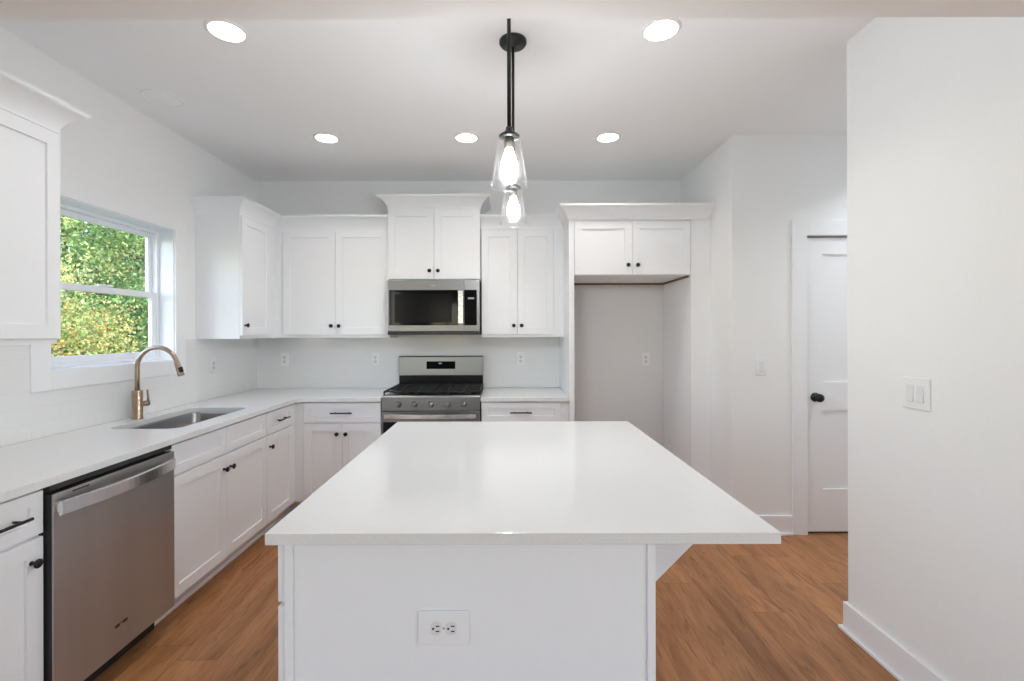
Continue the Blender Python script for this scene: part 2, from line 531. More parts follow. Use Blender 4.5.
# backsplash tiling
struct('wall_backsplash_left', MB().box(XL, XL + 0.006, 1.30, WY0 - 0.099, CT + 0.001, 1.369).box(XL, XL + 0.006, WY1 + 0.099, YB, CT + 0.001, 1.369)
       .box(XL, XL + 0.006, WY0 - 0.099, WY1 + 0.099, CT + 0.001, 1.137), M['tile_y'])
struct('wall_backsplash_back', MB().box(XL + 0.006, 0.496, YB - 0.006, YB, CT + 0.001, 1.369).box(-0.944, -0.19, YB - 0.006, YB, 1.37, 1.42), M['tile_x'])

# baseboards with shoe moulding
def baseboard(name, segs):
    b, sh = MB(), MB()
    for (x0, x1, y0, y1, sx0, sx1, sy0, sy1) in segs:
        b.box(x0, x1, y0, y1, 0, 0.135, 0.003)
        sh.box(sx0, sx1, sy0, sy1, 0, 0.018, 0.005)
    o = struct(name, b, M['trim'])
    sh.build('shoe_moulding', M['trim'], o)
    return o
baseboard('baseboard_right', [(XR - 0.015, XR, 1.00, YRE + 0.015, XR - 0.030, XR - 0.015, 1.00, YRE + 0.03),
                              (XR, 3.6, YRE, YRE + 0.015, XR - 0.015, 3.6, YRE + 0.015, YRE + 0.03)])
baseboard('baseboard_hall', [(XA, 2.0, YH - 0.015, YH, XA, 2.0, YH - 0.030, YH - 0.015)])
baseboard('baseboard_alcove', [(0.54, 1.452, YB - 0.015, YB, 0.54, 1.452, YB - 0.028, YB - 0.015)])
baseboard('baseboard_left_corner', [(XA - 0.015, XA, YH, 3.62, XA - 0.03, XA - 0.015, YH - 0.0, 3.62)])

# interior door in the hall
d = bpy.data.objects.new('door_1', None); C.objects.link(d); d['kind'] = 'structure'
d.location = (DX0, YH, 0)
cs = MB()
cs.box(2.0, DX0 + 0.005, YH - 0.018, YH - 0.0005, 0, DZ + 0.1, 0.002).box(DX1 - 0.005, DX1 + 0.1, YH - 0.018, YH - 0.0005, 0, DZ + 0.1, 0.002)
cs.box(DX0 + 0.005, DX1 - 0.005, YH - 0.018, YH - 0.0005, DZ - 0.004, DZ + 0.1, 0.002)
cs.box(DX0, DX0 + 0.006, YH, YH + 0.13, 0, DZ).box(DX1 - 0.006, DX1, YH, YH + 0.13, 0, DZ)
cs.box(DX0 + 0.006, DX1 - 0.006, YH, YH + 0.13, DZ - 0.006, DZ)
cs.build('casing', M['trim'], d, world=True)
sl = MB()
sx0, sx1, sz0, sz1 = DX0 + 0.009, DX1 - 0.009, 0.014, DZ - 0.018
sl.box(sx0, sx1, YH + 0.022, YH + 0.046, sz0, sz1)
fr = 0.118
def ring(mb, x0, x1, z0, z1, ix0, ix1, iz0, iz1, y0, y1):
    mb.box(x0, ix0, y0, y1, z0, z1).box(ix1, x1, y0, y1, z0, z1).box(ix0, ix1, y0, y1, z0, iz0).box(ix0, ix1, y0, y1, iz1, z1)
ring(sl, sx0, sx1, sz0, 0.95, sx0 + fr, sx1 - fr, 0.31, 0.862, YH + 0.010, YH + 0.022)
ring(sl, sx0, sx1, 0.95, sz1, sx0 + fr, sx1 - fr, 1.062, 1.955, YH + 0.010, YH + 0.022)
sl.build('door_slab', M['trim'], d, world=True)
kn = MB().lathe([(0, -0.002), (0.032, -0.002), (0.032, 0.006), (0.012, 0.010), (0.011, 0.03), (0.022, 0.036), (0.029, 0.048), (0.027, 0.060), (0.016, 0.067), (0, 0.068)],
                (0, 0, 0), 'y')
kn.bm.transform(Matrix.Translation((2.172, YH + 0.010, 0.955)) @ Matrix.Rotation(PI, 4, 'Z'))
kn.build('door_knob', M['black'], d, world=True)
sw = MB().box(DX0 + 0.009, DX1 - 0.009, YH + 0.02, YH + 0.06, 0.0005, 0.012)
sw.build('door_sweep', M['slot'], d, world=True)

# ------------------------------------------------------------------ kitchen window above the sink
win = bpy.data.objects.new('window_1', None); C.objects.link(win); win['kind'] = 'structure'
win.location = (XL, (WY0 + WY1) / 2, WZ0)
cs = MB()
cw = 0.098
cs.box(XL + 0.0005, XL + 0.014, WY0 - cw, WY0, 1.138, WZ1 + 0.09, 0.001).box(XL + 0.0005, XL + 0.014, WY1, WY1 + cw, 1.138, WZ1 + 0.09, 0.001)
cs.box(XL + 0.0005, XL + 0.014, WY0, WY1, 1.138, WZ0, 0.001).box(XL + 0.0005, XL + 0.014, WY0, WY1, WZ1, WZ1 + 0.09, 0.001)
cs.build('casing', M['trim'], win, world=True)
jb = MB()
jb.box(XL - 0.155, XL + 0.001, WY0 + 0.0006, WY0 + 0.006, WZ0 + 0.0006, WZ1 - 0.0006).box(XL - 0.155, XL + 0.001, WY1 - 0.006, WY1 - 0.0006, WZ0 + 0.0006, WZ1 - 0.0006)
jb.box(XL - 0.155, XL + 0.001, WY0 + 0.006, WY1 - 0.006, WZ0 + 0.0006, WZ0 + 0.006).box(XL - 0.155, XL + 0.001, WY0 + 0.006, WY1 - 0.006, WZ1 - 0.006, WZ1 - 0.0006)
jb.build('jamb', M['vinyl'], win, world=True)
def xframe(mb, x0, x1, y0, y1, z0, z1, s, bt=None, tp=None):
    bt = s if bt is None else bt
    tp = s if tp is None else tp
    mb.box(x0, x1, y0, y0 + s, z0, z1, 0.002).box(x0, x1, y1 - s, y1, z0, z1, 0.002)
    mb.box(x0, x1, y0 + s, y1 - s, z0, z0 + bt, 0.002).box(x0, x1, y0 + s, y1 - s, z1 - tp, z1, 0.002)
f_ = MB(); xframe(f_, -2.395, -2.335, WY0 + 0.006, WY1 - 0.006, WZ0 + 0.006, WZ1 - 0.006, 0.022)
f_.build('frame', M['vinyl'], win, world=True)
zm = 1.672
ay0, ay1 = WY0 + 0.028, WY1 - 0.028
az0, az1 = WZ0 + 0.028, WZ1 - 0.028
u = MB(); xframe(u, -2.390, -2.368, ay0, ay1, zm - 0.02, az1, 0.032, 0.036, 0.03)
us = u.build('upper_sash', M['vinyl'], win, world=True)
MB().box(-2.381, -2.377, ay0 + 0.033, ay1 - 0.033, zm + 0.017, az1 - 0.031).build('pane', M['pane'], us, world=True)
u = MB(); xframe(u, -2.366, -2.342, ay0, ay1, az0, zm + 0.016, 0.034, 0.036, 0.036)
ls = u.build('lower_sash', M['vinyl'], win, world=True)
MB().box(-2.356, -2.352, ay0 + 0.035, ay1 - 0.035, az0 + 0.037, zm - 0.021).build('pane', M['pane'], ls, world=True)
MB().box(-2.343, -2.330, 2.70, 2.80, zm + 0.017, zm + 0.028, 0.003).build('latch', M['vinyl'], win, world=True)

# ------------------------------------------------------------------ cabinets
def knob_mesh():
    b = MB().lathe([(0, 0.0), (0.008, 0.0), (0.0065, 0.006), (0.006, 0.014), (0.011, 0.018), (0.0155, 0.023), (0.0155, 0.027), (0.011, 0.0305), (0, 0.031)], (0, 0, 0), 'y', 20)
    b.bm.transform(Matrix.Rotation(PI, 4, 'Z'))
    bmesh.ops.recalc_face_normals(b.bm, faces=b.bm.faces)
    me = bpy.data.meshes.new('knob'); b.bm.to_mesh(me); b.bm.free(); me.materials.append(M['black'])
    return me
def pull_mesh(length=0.165):
    b = MB()
    b.tube([(-length / 2, -0.032, 0), (length / 2, -0.032, 0)], 0.0055, 12)
    for sx in (-1, 1):
        b.tube([(sx * length * 0.31, 0.0, 0), (sx * length * 0.31, -0.030, 0)], 0.0045, 10)
    bmesh.ops.recalc_face_normals(b.bm, faces=b.bm.faces)
    me = bpy.data.meshes.new('pull'); b.bm.to_mesh(me); b.bm.free(); me.materials.append(M['black'])
    return me
KNOB, PULL = knob_mesh(), pull_mesh()

def put(name, me, parent, loc):
    o = bpy.data.objects.new(name, me); C.objects.link(o); o.parent = parent; o.location = loc
    return o

FT = 0.02            # thickness of the fronts
def fronts(root, items):
    for it in items:
        kind, x0, x1, z0, z1, hw = it
        fr = 0.058 if kind == 'door' else 0.045
        o = MB().shaker(x0, x1, z0, z1, -0.0005, FT - 0.0005, fr).build('door' if kind == 'door' else 'drawer', M['cab'], root)
        if hw is None:
            continue
        if hw[0] == 'pull':
            put('pull', PULL, o, ((x0 + x1) / 2, -FT + 0.0005, (z0 + z1) / 2))
        else:
            put('knob', KNOB, o, (hw[1], -FT + 0.0005, hw[2]))

def carcass(w, d, z0, z1, toe=False):
    """hollow box: sides, bottom, back and a front board behind the doors; front plane y = 0"""
    b = MB(); t = 0.016
    zb = z0
    b.box(0, t, 0.018, d, zb, z1).box(w - t, w, 0.018, d, zb, z1)
    b.box(t, w - t, 0.018, d, zb, zb + t).box(t, w - t, d - 0.006, d, zb + t, z1)
    b.box(0, w, 0, 0.018, zb, z1)
    return b

def base_cabinet(name, label, loc, rz, w, items, group=None, d=0.607, filler=None, toe=None):
    r = thing(name, label, 'cabinet', loc, rz, group)
    carcass(w, d, 0.105, 0.8835).build('body', M['cab'], r)
    MB().box(0, w, 0.072, 0.084, 0, 0.1045).box(0, w, 0.066, 0.072, 0, 0.016).build('toe_kick', M['cab'], r)
    fronts(r, items)
    if toe:
        MB().box(*toe, 0.072, 0.084, 0, 0.1045).build('toe_kick', M['cab'], r)
    if filler:
        MB().box(filler[0], filler[1], -0.004 if len(filler) < 3 else filler[2], 0.018, 0.105, 0.8835).build('filler', M['cab'], r)
    return r

DZ0, DZ1, RZ0, RZ1 = 0.118, 0.712, 0.724, 0.872
g = 0.0025
LX = -1.63           # box front plane of the left run; local x runs along +Y
# near left: one drawer above one door
base_cabinet('base_cabinet', 'narrow white base cabinet cut by the photo edge, before the dishwasher', (LX, 1.335, 0), PI / 2, 0.307,
             [('drawer', g, 0.307 - g, RZ0, RZ1, ('pull',)), ('door', g, 0.307 - g, DZ0, DZ1, ('knob', 0.307 - 0.045, DZ1 - 0.076))])
# sink base with two false drawer fronts
sw_ = 0.918
base_cabinet('base_cabinet', 'wide white sink base cabinet with two doors, beside the dishwasher', (LX, 2.262, 0), PI / 2, sw_,
             [('drawer', g, sw_ / 2 - g / 2, RZ0, RZ1, None), ('drawer', sw_ / 2 + g / 2, sw_ - g, RZ0, RZ1, None),
              ('door', g, sw_ / 2 - g / 2, DZ0, DZ1, ('knob', sw_ / 2 - 0.032, DZ1 - 0.076)),
              ('door', sw_ / 2 + g / 2, sw_ - g, DZ0, DZ1, ('knob', sw_ / 2 + 0.032, DZ1 - 0.076))])
# drawer base next to the corner
base_cabinet('base_cabinet', 'narrow white drawer-over-door cabinet between sink cabinet and corner', (LX, 3.183, 0), PI / 2, 0.385,
             [('drawer', g, 0.385 - g, RZ0, RZ1, ('pull',)), ('door', g, 0.385 - g, DZ0, DZ1, ('knob', 0.035, DZ1 - 0.076))],
             filler=(0.3855, 0.452), toe=(0.3855, 0.54))
# back run
BY = 3.64
bw = 0.60
base_cabinet('base_cabinet', 'white base cabinet with long drawer over two doors, left of the range', (-1.552, BY, 0), 0, bw,
             [('drawer', g, bw - g, RZ0, RZ1, ('pull',)),
              ('door', g, bw / 2 - g / 2, DZ0, DZ1, ('knob', bw / 2 - 0.036, DZ1 - 0.076)),
              ('door', bw / 2 + g / 2, bw - g, DZ0, DZ1, ('knob', bw / 2 + 0.032, DZ1 - 0.076))],
             filler=(-0.077, -0.0005), toe=(-0.149, -0.0005))
bw = 0.61
base_cabinet('base_cabinet', 'white drawer-topped base cabinet between range and refrigerator alcove', (-0.181, BY, 0), 0, bw,
             [('drawer', g, bw - g, RZ0, RZ1, ('pull',)),
              ('door', g, bw / 2 - g / 2, DZ0, DZ1, ('knob', bw / 2 - 0.036, DZ1 - 0.076)),
              ('door', bw / 2 + g / 2, bw - g, DZ0, DZ1, ('knob', bw / 2 + 0.032, DZ1 - 0.076))],
             filler=(bw + 0.0005, bw + 0.066))

# crown moulding: a cove profile swept along a mitred path (outside lies to the right of the path)
def crown_prof(z0, h, pr):
    pts = [(0.0, z0), (0.007, z0), (0.007, z0 + 0.014)]
    a0, a1 = 0.007, pr - 0.004
    zz0, zz1 = z0 + 0.014, z0 + h - 0.018
    for k in range(1, 9):
        t = PI / 2 * k / 8
        pts.append((a0 + (a1 - a0) * (0.5 * (1 - math.cos(t)) + 0.5 * k / 8), zz0 + (zz1 - zz0) * (0.5 * math.sin(t) + 0.5 * k / 8)))
    pts += [(pr - 0.004, z0 + h - 0.014), (pr, z0 + h - 0.014), (pr, z0 + h), (0.0, z0 + h)]
    return pts
def crown(name, path, prof, i0, i1, parent, scale=None):
    P = [Vector((a, b)) for a, b in path]
    def right(d):
        return Vector((d.y, -d.x))
    offs = []
    for i in range(len(P)):
        if i == 0:
            offs.append(right((P[1] - P[0]).normalized()))
        elif i == len(P) - 1:
            offs.append(right((P[-1] - P[-2]).normalized()))
        else:
            a = right((P[i] - P[i - 1]).normalized()); b = right((P[i + 1] - P[i]).normalized())
            s_ = (a + b)
            offs.append(s_ / (s_.length_squared / 2) if s_.length > 1e-6 else a)
    mb = MB()
    rings = []
    for i in range(i0, i1 + 1):
        rings.append([mb.bm.verts.new((P[i].x + offs[i].x * o, P[i].y + offs[i].y * o, z)) for o, z in prof])
    k = len(prof)
    for a, b in zip(rings, rings[1:]):
        for j in range(k):
            mb.bm.faces.new((a[j], a[(j + 1) % k], b[(j + 1) % k], b[j]))
    mb.bm.faces.new(rings[0]); mb.bm.faces.new(rings[-1][::-1])
    return mb.build(name, M['cab'], parent, world=True)

UZ0, UZ1 = 1.372, 2.288
UD0, UD1 = 1.396, 2.268
def wall_cabinet(name, label, loc, rz, w, z0, z1, d, items, group=None):
    r = thing(name, label, 'cabinet', loc, rz, group)
    b = carcass(w, d, z0, z1)
    b.box(0.016, w - 0.016, 0.018, d - 0.006, z1 - 0.016, z1)
    b.build('body', M['cab'], r)
    fronts(r, items)
    return r

PR = crown_prof(UZ1 - 0.012, 0.110, 0.078)
UXF = -1.92          # box front plane of the left uppers
UYF = 3.94           # box front plane of the back uppers
# near left, cut by the photo edge
w_ = 0.457
c1 = wall_cabinet('wall_cabinet', 'white wall cabinet cut by photo edge, near side of the window', (UXF, 2.016 - w_, 0), PI / 2, w_, UZ0, UZ1, 0.318,
                  [('door', g, w_ - g, UD0, UD1, ('knob', 0.035, UD0 + 0.074))])
pa = [(UXF, 2.016 - w_), (UXF, 2.016), (XL + 0.002, 2.016)]
crown('crown', pa, PR, 0, 2, c1)
# far left, in the corner
w_ = 0.415
c2 = wall_cabinet('wall_cabinet', 'single-door white wall cabinet on the left wall, beyond the window', (UXF, 3.407, 0), PI / 2, w_, UZ0, UZ1, 0.318,
                  [('door', g, w_ - g, UD0, UD1, ('knob', 0.035, UD0 + 0.074))])
MB().box(UXF - 0.018, UXF - 0.0, 3.407 + w_ + 0.0005, UYF - 0.0005, UZ0, UZ1).box(XL + 0.004, UXF - 0.018, UYF - 0.03, UYF - 0.0005, UZ0, UZ0 + 0.016).build('filler', M['cab'], c2, world=True)
# back left pair
c3 = wall_cabinet('wall_cabinet', 'tall two-door white wall cabinet left of the microwave', (-1.852, UYF, 0), 0, 0.888, UZ0, UZ1, 0.302,
                  [('door', g, 0.444 - g / 2, UD0, UD1, ('knob', 0.444 - 0.033, UD0 + 0.074)), ('door', 0.444 + g / 2, 0.888 - g, UD0, UD1, ('knob', 0.444 + 0.033, UD0 + 0.074))])
MB().box(UXF + 0.0005, -1.8525, UYF - 0.002, UYF + 0.016, UZ0, UZ1).build('filler', M['cab'], c3, world=True)
pa = [(XL + 0.002, 3.407), (UXF, 3.407), (UXF, UYF), (-0.9645, UYF)]
crown('crown', pa, PR, 0, 2, c2)
crown('crown', pa, PR, 2, 3, c3)
# over the microwave
MZ0, MZ1 = 1.846, 2.453
c4 = wall_cabinet('wall_cabinet', 'raised two-door white wall cabinet directly above the microwave', (-0.9625, 3.90, 0), 0, 0.764, MZ0, MZ1, 0.342,
                  [('door', g, 0.382 - g / 2, MZ0 + 0.008, MZ1 - 0.022, ('knob', 0.382 - 0.035, MZ0 + 0.075)), ('door', 0.382 + g / 2, 0.764 - g, MZ0 + 0.008, MZ1 - 0.022, ('knob', 0.382 + 0.035, MZ0 + 0.075))])
pa = [(-0.9625, YB - 0.006), (-0.9625, 3.90), (-0.1985, 3.90), (-0.1985, YB - 0.006)]
crown('crown', pa, crown_prof(MZ1 - 0.015, 0.105, 0.080), 0, 3, c4)
# right pair
c5 = wall_cabinet('wall_cabinet', 'narrow two-door white wall cabinet right of the microwave', (-0.1925, UYF, 0), 0, 0.605, UZ0, UZ1, 0.302,
                  [('door', g, 0.3025 - g / 2, UD0, UD1, ('knob', 0.3025 - 0.033, UD0 + 0.074)), ('door', 0.3025 + g / 2, 0.605 - g, UD0, UD1, ('knob', 0.3025 + 0.033, UD0 + 0.074))])
MB().box(0.413, 0.4965, UYF - 0.002, UYF + 0.016, UZ0, UZ1).build('filler', M['cab'], c5, world=True)
# over the refrigerator alcove, with its tall side panels
FZ0, FZ1 = 1.852, 2.288
c6 = wall_cabinet('wall_cabinet', 'deep two-door white cabinet spanning the empty refrigerator alcove', (0.5375, BY, 0), 0, 0.899, FZ0, FZ1, 0.606,
                  [('door', g, 0.4495 - g / 2, FZ0 + 0.004, FZ1 - 0.02, ('knob', 0.4495 - 0.037, FZ0 + 0.076)), ('door', 0.4495 + g / 2, 0.899 - g, FZ0 + 0.004, FZ1 - 0.02, ('knob', 0.4495 + 0.037, FZ0 + 0.076))])
MB().box(0.4975, 0.5370, 3.62, YB - 0.008, 0, UZ1).build('side_panel', M['cab'], c6, world=True)
MB().box(1.437, 1.589, 3.622, 3.64, 0, FZ1).box(1.437, 1.4515, 3.64, 4.246, 0, 1.85).build('side_panel', M['cab'], c6, world=True)
ns = MB().box(0.545, 1.43, 4.2305, 4.2455, 1.838, 1.8515).box(1.4255, 1.436, 3.66, 4.23, 1.838, 1.8515).build('nailing_strip', M['wood_edge'], c6, world=True)
ns['label'] = 'raw brown wood strip'
pa = [(-0.1975, UYF), (0.4975, UYF), (0.4975, 3.62), (1.589, 3.62)]
crown('crown', pa, PR, 0, 1, c5)
crown('crown', pa, PR, 1, 3, c6)

# ------------------------------------------------------------------ countertops
SY0, SY1, SX0, SX1 = 2.47, 3.17, -2.10, -1.72     # sink cut-out
L = [(XL + 0.001, 1.32), (-1.59, 1.32), (-1.59, 3.60), (-0.9505, 3.60), (-0.9505, YB - 0.007), (XL + 0.007, YB - 0.007), (XL + 0.007, 1.32)]
L = [(XL + 0.007, 1.32), (-1.59, 1.32), (-1.59, 3.60), (-0.9505, 3.60), (-0.9505, YB - 0.007), (XL + 0.007, YB - 0.007)]
ct = MB().fill(L, [rrect(SX0, SX1, SY0, SY1, 0.055)], 0.884, CT).build('countertop', M['quartz'], bevel=0.0015)
tag(ct, 'white L-shaped quartz countertop with sink, running from window wall to range', 'countertop')
ct2 = MB().box(-0.1855, 0.4965, 3.60, YB - 0.007, 0.884, CT, 0.0015).build('countertop', M['quartz'])
tag(ct2, 'short white quartz countertop between range and refrigerator alcove', 'countertop')

# ------------------------------------------------------------------ sink and faucet
sk = thing('sink', 'stainless steel undermount sink set in the white counter below window', 'sink', ((SX0 + SX1) / 2, (SY0 + SY1) / 2, 0.66))
b = MB()
loops = [(0.012, 0.8835, 0.06), (-0.004, 0.8835, 0.055), (-0.006, 0.875, 0.055), (-0.012, 0.70, 0.06), (-0.030, 0.675, 0.07), (-0.07, 0.668, 0.06)]
rings = []
for off, z, r in loops:
    rings.append([b.bm.verts.new((a, c, z)) for a, c in rrect(SX0 - off, SX1 + off, SY0 - off, SY1 + off, max(0.02, r))])
for a, c in zip(rings, rings[1:]):
    for k in range(len(a)):
        fc = b.bm.faces.new((a[k], a[(k + 1) % len(a)], c[(k + 1) % len(a)], c[k])); fc.smooth = True
b.bm.faces.new(rings[-1])
o = b.build('basin', M['sink'], sk, world=True)
md = o.modifiers.new('wall', 'SOLIDIFY'); md.thickness = 0.0015; md.offset = -1
MB().lathe([(0, 0.003), (0.02, 0.003), (0.035, 0.006), (0.043, 0.004), (0.043, 0.0005)], (-1.99, 2.82, 0.668), 'z').build('drain', M['steel'], sk, world=True)

fy = 2.757
fx = -2.155
fa = thing('faucet', 'bronze gooseneck pull-down faucet behind the sink', 'faucet', (fx, fy, CT))
b = MB()
b.lathe([(0, 0.0005), (0.031, 0.0005), (0.031, 0.005), (0.0275, 0.009), (0.0275, 0.16), (0.025, 0.166), (0, 0.166)], (0, 0, 0), 'z')
b.build('body', M['bronze'], fa)
R_ = 0.118
pts = [(0, 0, 0.165), (0, 0, 0.24), (0, 0, 0.30)]
for k in range(1, 19):
    a = PI * 0.92 * k / 18
    pts.append((R_ - R_ * math.cos(a), 0, 0.30 + R_ * math.sin(a)))
b = MB().tube(pts, 0.0125, 18)
b.build('spout', M['bronze'], fa)
e0 = Vector(pts[-1]); dr = (Vector(pts[-1]) - Vector(pts[-2])).normalized()
sp = MB().tube([e0 - dr * 0.01, e0 + dr * 0.002, e0 + dr * 0.02, e0 + dr * 0.075, e0 + dr * 0.082], [0.0130, 0.0150, 0.0155, 0.0175, 0.0165], 20)
so = sp.build('spray_head', M['bronze'], fa)
q = e0 + dr * 0.05
b = MB().box(-0.012, 0.012, -0.006, 0.006, -0.016, 0.016, 0.004)
b.bm.transform(Matrix.Translation(q + Vector((0.014, -0.010, 0.006))) @ Matrix.Rotation(-0.3, 4, 'Y'))
b.build('spray_button', M['black'], so)
b = MB().tube([(0.012, 0.020, 0.085), (0.030, 0.052, 0.085)], 0.0155, 18)
h = b.build('handle', M['bronze'], fa)
MB().tube([(0.028, 0.047, 0.088), (0.028, 0.047, 0.12), (0.026, 0.044, 0.165)], [0.0062, 0.0060, 0.0055], 12).build('lever', M['bronze'], h)

# ------------------------------------------------------------------ dishwasher
dw = thing('dishwasher', 'dark stainless dishwasher with bowed bar handle, under the left counter', 'dishwasher', (-1.629, 1.646, 0), PI / 2)
DWW = 0.613
MB().box(0.004, DWW - 0.004, 0.002, 0.575, 0.11, 0.868).box(0.004, DWW - 0.004, -0.03, 0.0015, 0.862, 0.880).build('tub', M['slot'], dw)
door = MB().box(0.002, DWW - 0.006, -0.045, -0.0385, 0.112, 0.852, 0.002).build('door', M['dark_steel'], dw)
MB().box(0.0045, DWW - 0.0075, -0.038, 0.001, 0.114, 0.850).build('door_liner', M['slot'], dw)
# bowed flat handle
def bowed_handle(w, z0, z1, y_end, bow, thick, n=20):
    b = MB(); rings = []
    for k in range(n + 1):
        t = k / n; x = -w / 2 + w * t
        yo = y_end - bow * math.sin(PI * t) ** 0.8
        rings.append([b.bm.verts.new(c) for c in ((x, yo, z0), (x, yo - thick * 0.35, z0 - 0.002 + 0.002), (x, yo - thick, z0 + 0.003), (x, yo - thick, z1 - 0.003), (x, yo - thick * 0.35, z1), (x, yo, z1))])
    for a, c in zip(rings, rings[1:]):
        for j in range(6):
            b.bm.faces.new((a[j], a[(j + 1) % 6], c[(j + 1) % 6], c[j]))
    b.bm.faces.new(rings[0][::-1]); b.bm.faces.new(rings[-1])
    return b
b = bowed_handle(0.568, 0.776, 0.826, -0.060, 0.03, 0.012)
b.box(-0.282, -0.255, -0.060, -0.0445, 0.784, 0.818, 0.003).box(0.255, 0.282, -0.060, -0.0445, 0.784, 0.818, 0.003)
b.bm.transform(Matrix.Translation((DWW / 2 - 0.014, 0, 0)))
b.build('handle', M['steel_h'], door)
MB().box(0.075, 0.145, -0.0458, -0.0448, 0.838, 0.843).build('status_strip', M['badge'], door)
MB().box(0.262, 0.324, -0.0462, -0.0448, 0.216, 0.228, 0.0003).build('badge', M['badge'], door)
MB().box(0.286, 0.300, -0.0466, -0.0455, 0.216, 0.224, 0.0003).build('badge_mark', M['steel_h'], door)
MB().box(0.004, DWW - 0.004, 0.055, 0.065, 0.0, 0.108).build('toe_panel', M['slot'], dw)

# ------------------------------------------------------------------ range
RX0, RX1 = -0.946, -0.190
rcx = (RX0 + RX1) / 2
rw = RX1 - RX0
rg = thing('range', 'stainless steel gas range between the two back counters', 'range', (rcx, 3.61, 0))
h = rw / 2
b = MB().box(-h + 0.001, h - 0.001, 0.03, 0.625, 0.03, 0.90)
for sx in (-1, 1):
    for yy in (0.07, 0.58):
        b.lathe([(0, 0), (0.018, 0), (0.018, 0.03), (0, 0.03)], (sx * (h - 0.06), yy, 0.0), 'z', 12, False)
b.build('body', M['slot'], rg)
MB().box(-h, h, 0.045, 0.56, 0.9005, 0.921, 0.004).build('cooktop', M['cooktop'], rg)
# control panel, leaning back a little, with its knobs
b = MB().poly([(0.0, 0.812), (0.044, 0.812), (0.0445, 0.927), (0.010, 0.927), (0.0, 0.918)], 'x', -h, h)
cp = b.build('control_panel', M['steel'], rg, bevel=0.002)
for k in range(5):
    x = (-2 + k) * 0.1255 + 0.002
    kb = MB().lathe([(0, -0.0005), (0.024, -0.0005), (0.024, 0.006), (0.0195, 0.010), (0.0185, 0.030), (0.016, 0.033), (0, 0.033)], (0, 0, 0), 'y', 24)
    kb.bm.transform(Matrix.Translation((x, 0.0, 0.862)) @ Matrix.Rotation(PI, 4, 'Z'))
    kb.box(x - 0.0045, x + 0.0045, -0.040, -0.031, 0.844, 0.880, 0.002)
    kb.build('knob', M['steel'], cp)
# oven door
b = MB().box(-h, h, 0.0, 0.029, 0.16, 0.806, 0.003)
od = b.build('oven_door', M['steel'], rg)
MB().box(-h + 0.012, h - 0.012, -0.003, 0.0, 0.175, 0.726, 0.001).build('oven_window', M['gloss_black'], od)
b = bowed_handle(rw * 0.925, 0.758, 0.795, -0.030, 0.022, 0.012)
b.box(-0.345, -0.315, -0.033, 0.0, 0.762, 0.790, 0.003).box(0.315, 0.345, -0.033, 0.0, 0.762, 0.790, 0.003)
b.build('handle', M['steel_h'], od)
MB().box(-h, h, 0.004, 0.029, 0.035, 0.152, 0.003).build('storage_drawer', M['steel'], rg)
# back guard with clock
b = MB().poly([(0.585, 1.03), (0.628, 1.03), (0.628, 1.203), (0.600, 1.203), (0.590, 1.195)], 'x', -h + 0.001, h - 0.001)
bgd = b.build('backguard', M['steel'], rg, bevel=0.003)
MB().box(-h + 0.004, h - 0.004, 0.592, 0.628, 0.9005, 1.0295).build('backguard_base', M['cooktop'], rg)
b = MB().box(-0.128, 0.128, 0.577, 0.590, 1.088, 1.155, 0.002)
b.build('clock_panel', M['gloss_black'], bgd)
MB().box(-0.020, 0.008, 0.5762, 0.5772, 1.133, 1.142).build('clock_mark', M['mark'], bgd)
# burners and grates
for bx, by_ in ((-0.25, 0.19), (0.25, 0.19), (-0.25, 0.44), (0.25, 0.44), (0, 0.31)):
    MB().lathe([(0, 0.9212), (0.045, 0.9212), (0.045, 0.928), (0.032, 0.930), (0.032, 0.937), (0, 0.938)], (bx, by_, 0), 'z', 20).build('burner', M['iron'], rg)
for gx in (-0.25, 0.0, 0.25):
    b = MB(); gw = 0.122; t = 0.006
    y0, y1 = 0.065, 0.55
    for xx in (-gw, gw):
        b.box(gx + xx - t, gx + xx + t, y0, y1, 0.944, 0.958, 0.002)
    for yy in (y0, 0.19, 0.31, 0.43, y1):
        b.box(gx - gw, gx + gw, yy - t, yy + t, 0.945, 0.9585, 0.002)
    b.box(gx - t, gx + t, y0, y1, 0.9455, 0.959, 0.002)
    for xx in (-gw, gw):
        for yy in (y0, y1):
            b.box(gx + xx - t, gx + xx + t, yy - t, yy + t, 0.9215, 0.95)
    b.build('grate', M['iron'], rg)

# ------------------------------------------------------------------ microwave hood
mw = thing('microwave', 'stainless steel over-the-range microwave with black glass door', 'microwave', (-0.5805, 3.85, 1.41))
mh = 0.3785
MB().box(-mh, mh, 0.022, 0.392, 0.012, 0.433).build('body', M['black'], mw)
MB().box(-mh, mh, 0.0, 0.388, -0.014, 0.0115, 0.004).build('underside', M['slot'], mw)
dx1 = 0.250                      # door's right edge
b = MB().box(-mh, dx1 - 0.001, 0.0, 0.0215, 0.0125, 0.433, 0.003)
md_ = b.build('door', M['steel'], mw)
MB().box(-mh + 0.014, dx1 - 0.045, -0.0025, 0.0, 0.062, 0.352, 0.001).build('door_glass', M['gloss_black'], md_)
MB().box(-mh + 0.06, dx1 - 0.10, -0.0032, -0.0024, 0.085, 0.318).build('door_screen', M['screen'], md_)
b = MB().box(dx1 - 0.046, dx1 - 0.004, -0.042, -0.030, 0.072, 0.345, 0.005).box(dx1 - 0.040, dx1 - 0.010, -0.031, 0.0, 0.085, 0.11, 0.002).box(dx1 - 0.040, dx1 - 0.010, -0.031, 0.0, 0.307, 0.332, 0.002)
b.build('handle', M['steel_h'], md_)
b = MB().box(dx1 + 0.001, mh, 0.0, 0.0215, 0.0125, 0.433, 0.003)
mc = b.build('control_panel', M['steel'], mw)
